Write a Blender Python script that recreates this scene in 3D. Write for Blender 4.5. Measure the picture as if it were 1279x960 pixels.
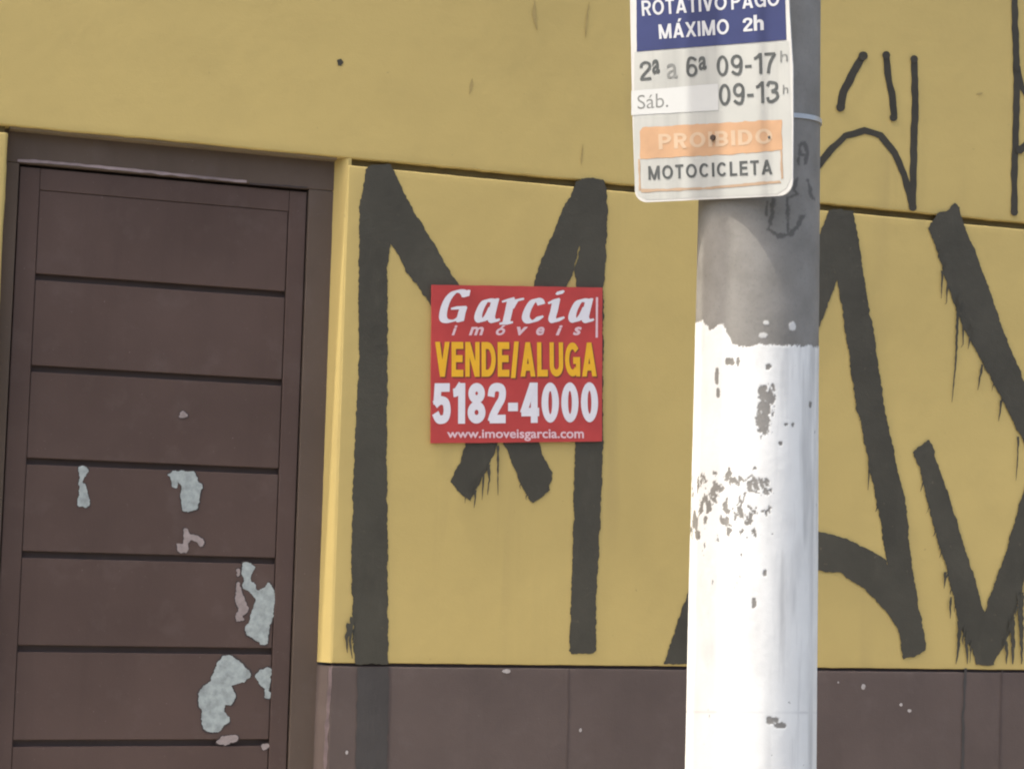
import bpy, bmesh, math, random
import numpy as np
from mathutils import Vector, Matrix, noise
from mathutils.geometry import tessellate_polygon

for _o in list(bpy.data.objects):
    bpy.data.objects.remove(_o)
random.seed(7)
rng = np.random.default_rng(11)
scene = bpy.context.scene
COL = scene.collection

# ---------------------------------------------------------------- camera
YAW, PITCH, ROLL = math.radians(19.4), math.radians(5.36), math.radians(1.5)
FPX = 2500.0                                   # focal length in photo pixels (photo 1279 x 960)
CAM = Vector((0.0, -5.4, 1.6))
fw = Vector((math.sin(YAW)*math.cos(PITCH), math.cos(YAW)*math.cos(PITCH), math.sin(PITCH)))
_rt = Vector((math.cos(YAW), -math.sin(YAW), 0)); _up = _rt.cross(fw)
rt = math.cos(ROLL)*_rt + math.sin(ROLL)*_up
up = math.cos(ROLL)*_up - math.sin(ROLL)*_rt
cd = bpy.data.cameras.new('camera'); cam = bpy.data.objects.new('camera', cd); COL.objects.link(cam)
m = Matrix((rt, up, -fw)).transposed().to_4x4(); m.translation = CAM
cam.matrix_world = m
cd.sensor_width = 36; cd.sensor_fit = 'HORIZONTAL'; cd.lens = 36*FPX/1279.0
cd.clip_start = 0.05; cd.clip_end = 500
scene.camera = cam

# ---------------------------------------------------------------- light
SUN_AZ, SUN_EL = math.radians(3.4), math.radians(65)     # sun comes along the wall from the left, a little in front of it
SUN = Vector((-math.cos(SUN_AZ)*math.cos(SUN_EL), -math.sin(SUN_AZ)*math.cos(SUN_EL), math.sin(SUN_EL)))
w = bpy.data.worlds.new('World'); scene.world = w; w.use_nodes = True
wn = w.node_tree.nodes; wn.clear()
sky = wn.new('ShaderNodeTexSky'); sky.sky_type = 'NISHITA'; sky.sun_disc = False
sky.sun_elevation = SUN_EL; sky.sun_rotation = math.atan2(SUN.x, SUN.y)
sky.air_density = 1.0; sky.dust_density = 6.0; sky.ozone_density = 1.0
bg = wn.new('ShaderNodeBackground'); bg.inputs['Strength'].default_value = 0.15
wo = wn.new('ShaderNodeOutputWorld')
w.node_tree.links.new(sky.outputs[0], bg.inputs[0]); w.node_tree.links.new(bg.outputs[0], wo.inputs[0])
sl = bpy.data.lights.new('sun', 'SUN'); sl.energy = 2.0; sl.angle = math.radians(0.53); sl.color = (1.0, 0.95, 0.87)
so = bpy.data.objects.new('sun', sl); COL.objects.link(so)
so.rotation_euler = SUN.to_track_quat('Z', 'Y').to_euler(); so.location = (-4, -3, 9)
scene.view_settings.view_transform = 'Standard'; scene.view_settings.look = 'None'
scene.view_settings.gamma = 1.0; scene.view_settings.use_curve_mapping = False
scene.view_settings.exposure = 1.18
scene.render.engine = 'CYCLES'
scene.cycles.pixel_filter_type = 'BLACKMAN_HARRIS'; scene.cycles.filter_width = 2.1

# ---------------------------------------------------------------- pixel -> place
def ray(x, y):
    return fw*FPX + rt*(x-639.5) - up*(y-480.0)
def on_plane(x, y, P, n):
    d = ray(x, y); return CAM + d*((P-CAM).dot(n)/d.dot(n))
NW = Vector((0, -1, 0))
def on_wall(x, y, Y=0.0):
    return on_plane(x, y, Vector((0, Y, 0)), NW)
def srgb(r, g, b):
    return tuple(((c/255)/12.92 if c/255 <= 0.04045 else ((c/255+0.055)/1.055)**2.4) for c in (r, g, b))

# ---------------------------------------------------------------- object helpers
def tag(o, label=None, cat=None, group=None, kind=None):
    if label: o['label'] = label
    if cat: o['category'] = cat
    if group: o['group'] = group
    if kind: o['kind'] = kind
    return o
def link(name, me, mat=None, parent=None, smooth=None):
    o = bpy.data.objects.new(name, me); COL.objects.link(o)
    if mat is not None and me is not None: me.materials.append(mat)
    if parent is not None: o.parent = parent
    if smooth is not None:
        me.shade_smooth(); me.set_sharp_from_angle(angle=math.radians(smooth))
    return o
def empty(name, parent=None):
    o = bpy.data.objects.new(name, None); COL.objects.link(o); o.empty_display_size = 0.1
    o.parent = parent; return o
def from_bm(name, bm, mat, parent=None, smooth=None):
    me = bpy.data.meshes.new(name); bm.normal_update(); bm.to_mesh(me); bm.free()
    return link(name, me, mat, parent, smooth)
def box(name, x0, x1, y0, y1, z0, z1, mat, parent=None, bevel=0.0, seg=3):
    bm = bmesh.new()
    bmesh.ops.create_cube(bm, size=1, matrix=Matrix.Translation(((x0+x1)/2, (y0+y1)/2, (z0+z1)/2)) @ Matrix.Diagonal((x1-x0, y1-y0, z1-z0, 1)))
    if bevel: bmesh.ops.bevel(bm, geom=bm.edges[:], offset=bevel, segments=seg, affect='EDGES', profile=0.5)
    return from_bm(name, bm, mat, parent)
def cyl(name, a, b, r, mat, parent=None, seg=16, r2=None):
    a = Vector(a); b = Vector(b); q = (b-a).to_track_quat('Z', 'Y')
    bm = bmesh.new()
    bmesh.ops.create_cone(bm, cap_ends=True, segments=seg, radius1=r, radius2=r if r2 is None else r2, depth=(b-a).length,
                          matrix=Matrix.Translation((a+b)/2) @ q.to_matrix().to_4x4())
    return from_bm(name, bm, mat, parent, 50)

# ---------------------------------------------------------------- materials
class Nodes:
    def __init__(s, name):
        s.m = bpy.data.materials.new(name); s.m.use_nodes = True
        s.t = s.m.node_tree; s.n = s.t.nodes; s.b = s.n['Principled BSDF']
        s.tc = s.n.new('ShaderNodeTexCoord')
    def put(s, sock, v):
        if hasattr(v, 'links') or isinstance(v, bpy.types.NodeSocket): s.t.links.new(v, sock)
        else: sock.default_value = v
    def map(s, scale=(1, 1, 1), loc=(0, 0, 0)):
        mp = s.n.new('ShaderNodeMapping'); mp.inputs['Scale'].default_value = scale; mp.inputs['Location'].default_value = loc
        s.t.links.new(s.tc.outputs['Object'], mp.inputs[0]); return mp.outputs[0]
    def noise(s, scale, detail=4, rough=0.55, stretch=(1, 1, 1), loc=(0, 0, 0), dist=0):
        nz = s.n.new('ShaderNodeTexNoise'); nz.inputs['Scale'].default_value = scale; nz.inputs['Detail'].default_value = detail
        nz.inputs['Roughness'].default_value = rough; nz.inputs['Distortion'].default_value = dist
        s.t.links.new(s.map(stretch, loc), nz.inputs['Vector']); return nz.outputs['Fac']
    def ramp(s, f, a, b, lo=0.0, hi=1.0):
        r = s.n.new('ShaderNodeMapRange'); r.clamp = True
        for k, v in zip(('From Min', 'From Max', 'To Min', 'To Max'), (a, b, lo, hi)): r.inputs[k].default_value = v
        s.t.links.new(f, r.inputs['Value']); return r.outputs[0]
    def math(s, op, a, b=0.0):
        q = s.n.new('ShaderNodeMath'); q.operation = op; s.put(q.inputs[0], a); s.put(q.inputs[1], b); return q.outputs[0]
    def mix(s, f, a, b):
        q = s.n.new('ShaderNodeMix'); q.data_type = 'RGBA'
        s.put(q.inputs['Factor'], f)
        s.put(q.inputs['A'], a if not isinstance(a, tuple) else (*a[:3], 1)); s.put(q.inputs['B'], b if not isinstance(b, tuple) else (*b[:3], 1))
        return q.outputs['Result']
    def attr(s, name):
        q = s.n.new('ShaderNodeAttribute'); q.attribute_name = name; return q.outputs['Fac']
    def bump(s, h, strength, dist):
        q = s.n.new('ShaderNodeBump'); q.inputs['Strength'].default_value = strength; q.inputs['Distance'].default_value = dist
        s.t.links.new(h, q.inputs['Height']); s.t.links.new(q.outputs[0], s.b.inputs['Normal'])
    def done(s, col, rough=0.8, spec=0.3, metal=0.0):
        s.put(s.b.inputs['Base Color'], col if not isinstance(col, tuple) else (*col[:3], 1))
        s.put(s.b.inputs['Roughness'], rough); s.b.inputs['Specular IOR Level'].default_value = spec
        s.b.inputs['Metallic'].default_value = metal
        return s.m

def mul(c, k): return tuple(v*k for v in c)

YEL = (0.525, 0.398, 0.142)
def mat_yellow():
    s = Nodes('yellow_wall_paint')
    c = s.mix(s.ramp(s.noise(0.9, 3), 0.35, 0.65), mul(YEL, 0.95), mul(YEL, 1.05))
    c = s.mix(s.ramp(s.noise(7, 5, 0.6), 0.5, 0.8, 0, 0.22), c, (0.40, 0.30, 0.115))
    # faint rain streaks running down the plaster
    st = s.math('MULTIPLY', s.ramp(s.noise(6, 4, 0.6, (1.0, 1.0, 0.06)), 0.54, 0.72), s.ramp(s.noise(1.6, 2, 0.5, (1, 1, 0.6), (3, 0, 1)), 0.45, 0.62))
    c = s.mix(s.math('MULTIPLY', st, 0.36), c, (0.27, 0.205, 0.10))
    sp = s.ramp(s.noise(55, 2, 0.5), 0.73, 0.79, 0, 0.35)
    c = s.mix(sp, c, (0.20, 0.15, 0.08))
    hgt = s.math('ADD', s.math('MULTIPLY', s.noise(240, 3, 0.6), 0.35), s.math('MULTIPLY', s.noise(28, 5, 0.6), 1.0))
    s.bump(hgt, 0.30, 0.003)
    return s.done(c, 0.72, 0.25)
def mat_brown(name, base, k=1.0, bumpy=0.25, rough=0.5, spec=0.3):
    s = Nodes(name)
    c = s.mix(s.ramp(s.noise(2.3, 4), 0.35, 0.65), mul(base, 0.9*k), mul(base, 1.1*k))
    c = s.mix(s.ramp(s.noise(9, 5, 0.65, (1, 1, 0.12)), 0.52, 0.75, 0, 0.3), c, mul(base, 0.68))
    c = s.mix(s.ramp(s.noise(11, 5, 0.6, (1, 1, 1), (4, 2, 0)), 0.55, 0.8, 0, 0.22), c, (0.17, 0.135, 0.12))
    c = s.mix(s.ramp(s.noise(150, 2, 0.5), 0.735, 0.77, 0, 0.4), c, (0.28, 0.24, 0.21))
    s.bump(s.math('ADD', s.noise(18, 4, 0.6), s.math('MULTIPLY', s.noise(190, 2), 0.3)), bumpy, 0.003)
    return s.done(c, s.ramp(s.noise(6, 3), 0.3, 0.7, rough-0.04, rough+0.08), spec)
BRN = (0.093, 0.063, 0.052)
M_YEL = mat_yellow()
M_DADO = mat_brown('brown_dado_paint', (0.104, 0.077, 0.065), bumpy=0.45, rough=0.62)
M_DOOR = mat_brown('brown_door_paint', BRN, rough=0.78, spec=0.16)
M_FRAME = mat_brown('brown_frame_paint', (0.112, 0.083, 0.063), rough=0.75, spec=0.16)
def mat_plain(name, col, var=0.08, scale=20, rough=0.7, bump=0.0, metal=0.0, spec=0.3, bdist=0.002):
    s = Nodes(name)
    c = s.mix(s.ramp(s.noise(scale, 4, 0.6), 0.3, 0.7), mul(col, 1-var), mul(col, 1+var))
    if bump: s.bump(s.noise(scale*6, 3, 0.6), bump, bdist)
    return s.done(c, rough, spec, metal)
def mat_graffiti(name, col, worn):
    s = Nodes(name)
    c = s.mix(s.ramp(s.noise(5, 4, 0.6), 0.3, 0.7), mul(col, 0.80), mul(col, 1.14))
    c = s.mix(s.ramp(s.noise(16, 5, 0.7, (1, 1, 0.3), (2, 0, 5)), 0.56, 0.78, 0, 0.30), c, mul(col, 1.9))
    c = s.mix(s.ramp(s.noise(38, 4, 0.65), 0.66, 0.74, 0, worn), c, (0.25, 0.20, 0.12))
    s.bump(s.math('ADD', s.noise(28, 5, 0.6), s.math('MULTIPLY', s.noise(240, 3), 0.35)), 0.4, 0.004)
    return s.done(c, 0.62, 0.3)
M_GRAF = mat_graffiti('charcoal_roller_paint', (0.062, 0.057, 0.041), 0.35)
M_SPRAY = mat_graffiti('black_spray_paint', (0.052, 0.046, 0.032), 0.15)
M_GRAFD = mat_graffiti('thinned_charcoal_paint', (0.060, 0.054, 0.049), 0.10)
M_RUN = mat_plain('faint_paint_run', (0.085, 0.064, 0.057), 0.1, 20, 0.7)
M_GROOVE = mat_plain('groove_mortar', (0.16, 0.12, 0.05), 0.2, 14, 0.9, 0.3)
M_BARE = mat_plain('bare_primer', (0.33, 0.365, 0.345), 0.26, 48, 0.75, 0.3)
M_BAREP = mat_plain('thin_worn_primer', (0.30, 0.25, 0.23), 0.2, 60, 0.75)
M_CHIPRIM = mat_plain('chipped_paint_rim', (0.055, 0.040, 0.036), 0.2, 60, 0.6)
M_WORNEDGE = mat_plain('worn_steel_edge', (0.30, 0.235, 0.225), 0.35, 12, 0.55)
M_SOFFIT = mat_plain('brown_soffit', (0.19, 0.145, 0.085), 0.12, 10, 0.7)
M_GAPS = mat_plain('dark_brown_leaf_sheet', (0.085, 0.060, 0.052), 0.1, 10, 0.7)
M_DARKIN = mat_plain('dark_gap', (0.035, 0.025, 0.023), 0.1, 10, 0.7)

# ---------------------------------------------------------------- the ground
def ground():
    s = Nodes('pavement_concrete')
    c = s.mix(s.ramp(s.noise(3, 5), 0.3, 0.7), (0.36, 0.33, 0.285), (0.46, 0.425, 0.37))
    s.bump(s.noise(60, 4), 0.4, 0.004); mp = s.done(c, 0.85)
    s = Nodes('road_asphalt')
    c = s.mix(s.ramp(s.noise(120, 3), 0.35, 0.7), (0.085, 0.082, 0.076), (0.15, 0.143, 0.13))
    s.bump(s.noise(200, 3), 0.5, 0.004); ma = s.done(c, 0.85)
    tag(box('pavement', -30, 30, -2.05, 0.3, -0.4, 0.0, mp), kind='structure')
    tag(box('kerb', -30, 30, -2.20, -2.054, -0.4, 0.004, mat_plain('kerb_stone', (0.36, 0.35, 0.33), 0.1, 9, 0.85, 0.3), bevel=0.015), kind='structure')
    tag(box('road', -200, 200, -60, -2.205, -0.5, -0.13, ma), kind='structure')
ground()

# ---------------------------------------------------------------- the yellow building
ZG0, ZG1 = 2.729, 2.750          # groove under the upper wall
ZD0, ZD1 = 1.331, 1.340          # joint between brown dado and yellow wall
XC, XL = 1.396, 0.462            # right and left corners of the doorway
XMIN, XMAX, ZTOP, DEPTH = -5.0, 9.0, 5.2, 0.22

building = empty('building')
tag(building, 'yellow plastered building with brown dado, brown metal door and black graffiti', 'building')

def coords(a, b, step, ra, rb):
    n = max(2, int(round((b-a)/step))); base = list(np.linspace(a, b, n+1))
    ex = []
    for r, e, sg in ((ra, a, 1), (rb, b, -1)):
        if r > 0: ex += [e+sg*r*k for k in (0.03, 0.12, 0.25, 0.42, 0.62, 0.82, 1.0)]
    base = [v for v in base if v in (base[0], base[-1]) or ((v-a > ra*1.2) and (b-v > rb*1.2))]
    return sorted(base+ex)
def slab(name, x0, x1, z0, z1, mat, step=0.025, rad=(0.003,)*4, jit=(0.0,)*4, xr=None):
    """plaster slab with an uneven front face at y = 0, rounded arrises (left, right, bottom, top) and wavering edges"""
    xs = coords(x0, x1, step, rad[0], rad[1])
    if xr: xs = [v for v in xs if xr[0] <= v <= xr[1] or v in (xs[0], xs[-1])]
    zs = coords(z0, z1, step, rad[2], rad[3])
    nx, nz = len(xs), len(zs); V = []; F = []
    for z in zs:
        for x in xs:
            y = 0.0009*noise.noise((x*3.1, z*3.1, 2.0)) + 0.0005*noise.noise((x*11, z*11, 5.0))
            px, pz = x, z
            for d, r in ((x-x0, rad[0]), (x1-x, rad[1]), (z-z0, rad[2]), (z1-z, rad[3])):
                if r > 0 and d < r: y += r - math.sqrt(max(0, r*r-(r-d)**2))
            for d, j, ax, sg in ((x-x0, jit[0], 0, 1), (x1-x, jit[1], 0, -1), (z-z0, jit[2], 1, 1), (z1-z, jit[3], 1, -1)):
                if j and d < 0.02:
                    q = (x if ax else z)
                    v = j*(noise.noise((q*13, 1.7+sg, 0))+0.7*noise.noise((q*47, 3.1+sg, 0)))*(1-d/0.02)
                    if ax: pz += v
                    else: px += v
            V.append((px, y, pz))
    for i in range(nz-1):
        for j in range(nx-1):
            a = i*nx+j; F.append((a, a+1, a+nx+1, a+nx))
    loop = [j for j in range(nx)] + [i*nx+nx-1 for i in range(1, nz)] + [(nz-1)*nx+j for j in range(nx-2, -1, -1)] + [i*nx for i in range(nz-2, 0, -1)]
    b0 = len(V); prev = loop
    for dy in (0.03, DEPTH):
        for k in loop: V.append((V[k][0], dy, V[k][2]))
        cur = list(range(b0, b0+len(loop))); b0 += len(loop)
        for k in range(len(loop)):
            k2 = (k+1) % len(loop); F.append((prev[k2], prev[k], cur[k], cur[k2]))
        prev = cur
    F.append(tuple(prev))
    me = bpy.data.meshes.new(name); me.from_pydata(V, [], F); me.update()
    return link(name, me, mat, building, 50)

slab('wall_plaster', XMIN, XMAX, ZG1, ZTOP, M_YEL, rad=(0, 0, 0.006, 0), jit=(0, 0, 0.0022, 0))
slab('wall_plaster', XC, XMAX, ZD1, ZG0, M_YEL, rad=(0.004, 0, 0.003, 0.004), jit=(0.0006, 0, 0.001, 0.0012))
slab('wall_plaster', XMIN, XL, ZD1, ZG0, M_YEL, rad=(0, 0.010, 0.003, 0.004), jit=(0, 0.002, 0.001, 0.0012))
slab('dado', XC, XMAX, 0.0, ZD0, M_DADO, rad=(0.004, 0, 0, 0.004), jit=(0.0006, 0, 0, 0.0010))
slab('dado', XMIN, XL, 0.0, ZD0, M_DADO, rad=(0, 0.012, 0, 0.004), jit=(0, 0.0015, 0, 0.0010))
# splayed plaster reveal beside the door, with a softly rounded arris
FYR = 0.048
XF = on_wall(407.5, 500, FYR).x
def reveal(name, z0, z1, mat, seed):
    prof = [(XF-0.012, FYR+0.03), (XF-0.001, FYR+0.002), (XF+(XC-XF)*0.30, FYR*0.72), (XC-0.012, 0.0155), (XC-0.0075, 0.0090), (XC-0.0035, 0.0042), (XC+0.0005, 0.0018), (XC+0.0045, 0.0030), (XC+0.006, 0.03)]
    n = int((z1-z0)/0.012); V = []; F = []; k = len(prof)
    for i in range(n+1):
        z = z0+(z1-z0)*i/n
        e = 0.0016*noise.noise((z*9, seed, 0))+0.0011*noise.noise((z*31, seed, 2))
        for j, (x, y) in enumerate(prof):
            a = 0 if j in (0, k-1, k-2) else (1.0 if 2 <= j <= 5 else 0.5)
            V.append((x+e*a, y-e*a*0.5 if j > 1 else y, z))
    for i in range(n):
        for j in range(k-1): F.append((i*k+j, i*k+j+1, (i+1)*k+j+1, (i+1)*k+j))
    F.append(tuple(range(k))[::-1]); F.append(tuple(n*k+j for j in range(k)))
    me = bpy.data.meshes.new(name); me.from_pydata(V, [], F); me.update()
    link(name, me, mat, building, 60)
reveal('reveal', ZD1, ZG1-0.001, M_YEL, 3.0)
reveal('reveal', 0.0, ZD0, M_DADO, 3.0)
# recessed joints (their backs lie behind the plaster face)
for (a, b) in ((XC+0.012, XMAX-0.01), (XMIN+0.01, XL-0.008)):
    box('joint', a, b, 0.022, 0.20, ZG0-0.006, ZG1+0.006, M_GROOVE, building)
    box('joint', a, b, 0.009, 0.20, ZD0-0.004, ZD1+0.004, M_DARKIN, building)
box('joint_end', XC+0.001, XC+0.010, 0.004, 0.19, ZG0-0.004, ZG1+0.004, M_YEL, building)
box('joint_end', XC+0.001, XC+0.010, 0.006, 0.19, ZD0-0.003, ZD1+0.003, M_DARKIN, building)
box('roof', XMIN, XMAX, 0.0-0.03, 4.0, ZTOP+0.002, ZTOP+0.12, M_GROOVE, building)
# worn corner of the dado beside the door
def wiggly_strip(name, pts, wid, Y, mat, parent, seed=0, jit=0.35, step=3.0):
    """flat paint stroke on a plane of constant y, pixel path"""
    P = []
    for (a, b) in zip(pts[:-1], pts[1:]):
        n = max(1, int(math.dist(a, b)/step))
        for k in range(n): P.append((a[0]+(b[0]-a[0])*k/n, a[1]+(b[1]-a[1])*k/n))
    P.append(pts[-1]); n = len(P); L = []; R_ = []
    for i, p in enumerate(P):
        q0, q1 = P[max(0, i-1)], P[min(n-1, i+1)]; d = (q1[0]-q0[0], q1[1]-q0[1]); l = math.hypot(*d) or 1
        nx, ny = -d[1]/l, d[0]/l
        t = i/(n-1); wv = wid(t) if callable(wid) else wid
        a = wv/2*(1+jit*noise.noise((i*0.23, seed, 1))); b = wv/2*(1+jit*noise.noise((i*0.23, seed, 7)))
        L.append((p[0]+nx*a, p[1]+ny*a)); R_.append((p[0]-nx*b, p[1]-ny*b))
    return flat_poly(name, L+R_[::-1], Y, mat, parent, rough=0)
def rough_outline(poly, rough, step=2.2, seed=0.0):
    out = []
    for a, b in zip(poly, poly[1:]+poly[:1]):
        l = math.dist(a, b); n = max(1, int(l/step)); nx, ny = (-(b[1]-a[1])/(l or 1), (b[0]-a[0])/(l or 1))
        for k in range(n):
            x, y = a[0]+(b[0]-a[0])*k/n, a[1]+(b[1]-a[1])*k/n
            v = rough*(noise.noise((x*0.07, y*0.07, seed))*1.0 + 0.75*noise.noise((x*0.21, y*0.21, seed+4)) + 0.4*noise.noise((x*0.6, y*0.6, seed+9)))
            out.append((x+nx*v, y+ny*v))
    return out
def closed_spline(st, m=5):
    P = []; n = len(st)
    for i in range(n):
        p0, p1, p2, p3 = st[i-1], st[i], st[(i+1) % n], st[(i+2) % n]
        for k in range(m):
            t = k/m
            P.append(tuple(0.5*((2*p1[a])+(-p0[a]+p2[a])*t+(2*p0[a]-5*p1[a]+4*p2[a]-p3[a])*t*t+(-p0[a]+3*p1[a]-3*p2[a]+p3[a])*t**3) for a in (0, 1)))
    return P
def flat_poly(name, poly, Y, mat, parent, rough=1.2, thick=0.0, seed=0.0, step=2.2, P=None, n=None):
    pts = rough_outline(poly, rough, step, seed) if rough else poly
    V = [on_wall(x, y, Y) if P is None else on_plane(x, y, P, n) for x, y in pts]
    tris = tessellate_polygon([V])
    me = bpy.data.meshes.new(name)
    VV = [tuple(v) for v in V]; FF = []
    nn = NW if n is None else n
    for t in tris:
        a, b, c = (V[i] for i in t)
        if (b-a).cross(c-a).dot(nn) < 0: t = t[::-1]
        FF.append(tuple(t))
    if thick:
        k = len(VV); VV += [tuple(v - nn*thick) for v in V]
        for i in range(k):
            j = (i+1) % k; FF.append((i, j, j+k, i+k))
    me.from_pydata(VV, [], FF); me.update()
    return link(name, me, mat, parent)

# ------------------------------- graffiti painted on the wall
g = empty('graffiti', building)
g['label'] = 'large charcoal roller letters and thin black spray lines'
GY = -0.0016
GRAF = {
 'm_stem': [(457,212),(462,207),(486,206),(489,215),(488,300),(484,335),(484,430),(484,470),(483,560),(484,650),(484,740),(485,800),(484,829),(444,829),(442,815),(440,760),(439,700),(441,600),(445,520),(448,460),(448,340),(449,260)],
 'm_fall': [(470,207),(487,205),(500,230),(512,255),(527,280),(541,302),(552,322),(566,346),(576,360),(625,450),(660,520),(673,553),(681,572),(691,591),(689,601),(686,606),(688,612),(666,628),(660,624),(648,598),(638,574),(630,556),(575,450),(540,390),(536,378),(520,355),(508,341),(496,314),(486,301),(470,280)],
 'm_rise': [(719,226),(727,223),(742,223),(735,280),(723,308),(717,333),(712,348),(706,362),(660,450),(621,556),(618,566),(606,590),(596,607),(588,627),(577,618),(563,602),(567,590),(574,579),(582,553),(620,450),(666,356),(678,320),(694,285),(705,254),(713,246)],
 'm_stem2': [(727,223),(754,224),(759,245),(757,320),(754,358),(753,551),(750,635),(747,713),(744,770),(745,812),(741,816),(714,816),(711,812),(714,740),(716,660),(718,560),(720,360),(718,335),(724,308),(726,260)],
 'a_left': [(829,829),(858,742),(940,520),(1022,299),(1035,262),(1052,261),(1060,300),(1046,350),(1022,412),(960,600),(890,829)],
 'a_right': [(1040,262),(1066,263),(1072,302),(1084,374),(1093,422),(1108,530),(1130,620),(1139,709),(1151,775),(1157,803),(1156,812),(1143,820),(1128,823),(1122,785),(1117,745),(1107,695),(1090,602),(1076,530),(1070,508),(1062,457),(1053,395),(1046,350),(1040,310)],
 'a_bar': [(880,690),(950,664),(1020,663),(1058,672),(1090,688),(1108,700),(1125,760),(1122,785),(1107,763),(1081,736),(1049,715),(1020,713),(950,712),(880,730)],
 'y_stroke': [(1183,264),(1192,254),(1199,259),(1203,278),(1220,319),(1237,364),(1254,416),(1275,464),(1300,525),(1330,585),(1300,590),(1276,547),(1263,522),(1251,498),(1227,453),(1203,409),(1189,371),(1179,343),(1167,303),(1159,285),(1165,275),(1172,266)],
 'v_left': [(1140,565),(1160,549),(1164,556),(1174,587),(1189,631),(1205,681),(1221,734),(1230,766),(1242,800),(1242,830),(1219,830),(1214,809),(1206,799),(1197,774),(1192,752),(1180,702),(1168,665),(1158,624),(1149,587)],
 'v_right': [(1229,767),(1255,693),(1279,609),(1310,520),(1345,520),(1320,600),(1282,715),(1275,740),(1266,771),(1258,799),(1245,821),(1241,830),(1225,830),(1222,800)],
}
for i, (k, poly) in enumerate(GRAF.items()):
    flat_poly('graffiti_stroke', poly, GY - 0.0005*i*0.5, M_GRAF, g, rough=1.6, seed=i*3.3, step=2.0)
SPRAY = [([(1078,70),(1066,90),(1053,116),(1050,134)], 10), ([(1107,69),(1110,100),(1116,128),(1116,147)], 8.5),
         ([(1142,74),(1143,130),(1141,200),(1140,259)], 8.5),
         ([(1005,232),(1020,209),(1036,189),(1056,170),(1080,163),(1100,169),(1118,191),(1129,218),(1137,246),(1140,258)], 8.5),
         ([(1267,-40),(1268,30),(1270,110),(1269,170),(1267,230),(1267,265)], 8), ([(1271,85),(1276,108),(1290,130)], 7), ([(1274,187),(1290,176)], 9)]
for i, (p, wd) in enumerate(SPRAY):
    wiggly_strip('graffiti_line', p, wd, GY-0.0004*i*0.5, M_SPRAY, g, seed=i*5.1, jit=0.28)
    for e in (p[0], p[-1]):
        r = wd*0.58
        flat_poly('graffiti_line_end', [(e[0]+r*math.cos(t*0.5236), e[1]+r*math.sin(t*0.5236)) for t in range(12)], GY-0.0030-0.0001*i, M_SPRAY, g, rough=0.5, seed=i)
# drips
DRIP = [((1197,372),(1194,450),(1189,502),2.6), ((1177,338),(1176,372),(1175,372),2), ((1184,352),(1182,378),(1180,380),2), ((1203,404),(1203,430),(1200,434),2),
        ((1227,455),(1223,476),(1221,487),2.4), ((1251,500),(1249,515),(1247,526),2.2), ((1212,420),(1210,430),(1209,436),1.8),
        ((622,556),(622,590),(622,618),2.0), ((611,580),(611,600),(609,618),2.2), ((604,590),(603,610),(602,624),1.8), ((594,612),(593,628),(592,634),2),
        ((1157,634),(1156,648),(1155,652),2.2), ((1170,680),(1171,694),(1172,704),2.2), ((1181,714),(1180,728),(1179,735),2.4), ((1188,745),(1187,760),(1187,772),2.4),
        ((1199,775),(1197,810),(1194,829),4.0), ((1207,797),(1208,815),(1208,829),3.4), ((1264,774),(1266,800),(1265,829),5.0), ((1274,742),(1276,790),(1276,829),5.5), ((1284,700),(1286,790),(1285,829),5), ((1257,800),(1258,815),(1257,829),3.2),
        ((436,778),(433,795),(434,815),4.2), ((440,770),(437,800),(440,822),3.5), ((1272,545),(1271,575),(1269,600),1.8), ((1086,570),(1085,600),(1084,612),1.8),
        ((714,814),(713,822),(713,829),2.2), ((728,815),(727,824),(727,829),2.0)]
def ragged(p0, p1, n, seed, lo=4, hi=12):
    r = random.Random(seed); out = []
    for k in range(n):
        t = (k+r.random())/n; x = p0[0]+(p1[0]-p0[0])*t; y = p0[1]+(p1[1]-p0[1])*t; L = r.uniform(lo, hi)
        out.append(((x+3, y-4), (x+r.uniform(-1, 1), y+L*0.5), (x+r.uniform(-2, 1), y+L), r.uniform(1.2, 2.6)))
    return out
DRIP = [q for q in DRIP if q[3] > 2.3 or q[0][1] < 630]
DRIP += ragged((1150,600),(1198,775),8,1) + ragged((1196,772),(1216,812),5,2,8,24) + ragged((1170,310),(1250,500),9,3) + ragged((603,592),(580,618),4,4)
DRIP += ragged((1278,735),(1248,815),6,5,8,22) + ragged((1064,460),(1104,690),3,6,2,5) + ragged((440,700),(441,815),6,7,3,10) + ragged((648,600),(664,626),2,8,3,8)
for i, (a, b, c, wd) in enumerate(DRIP):
    mid = ((a[0]+b[0])/2+0.8*noise.noise((i*1.3, 0, 0)), (a[1]+b[1])/2); m2 = ((b[0]+c[0])/2+1.0*noise.noise((i*1.3, 4, 0)), (b[1]+c[1])/2)
    wiggly_strip('paint_drip', [a, mid, b, m2, c], (lambda t, wd=wd: wd*(1.25*(1-t)**0.8+0.22)), GY-0.0052-0.00003*i, M_GRAF, g, seed=i*2.7, jit=0.7, step=1.5)
# thin paint runs carrying on over the brown dado
for i, (p, wd) in enumerate([([(466,833),(466,880),(463,980)], 40), ([(1206,834),(1205,860),(1203,890),(1203,930),(1201,985)], 3.2), ([(711,834),(711,880),(708,985)], 1.8), ([(1252,836),(1251,880),(1249,985)], 1.6), ([(487,834),(486,900),(484,985)], 1.5)]):
    wiggly_strip('paint_run', p, wd, GY-0.0002*i, M_GRAFD if i < 2 else M_RUN, g, seed=i*4.4+1, jit=0.12 if i == 0 else 0.8)
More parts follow.
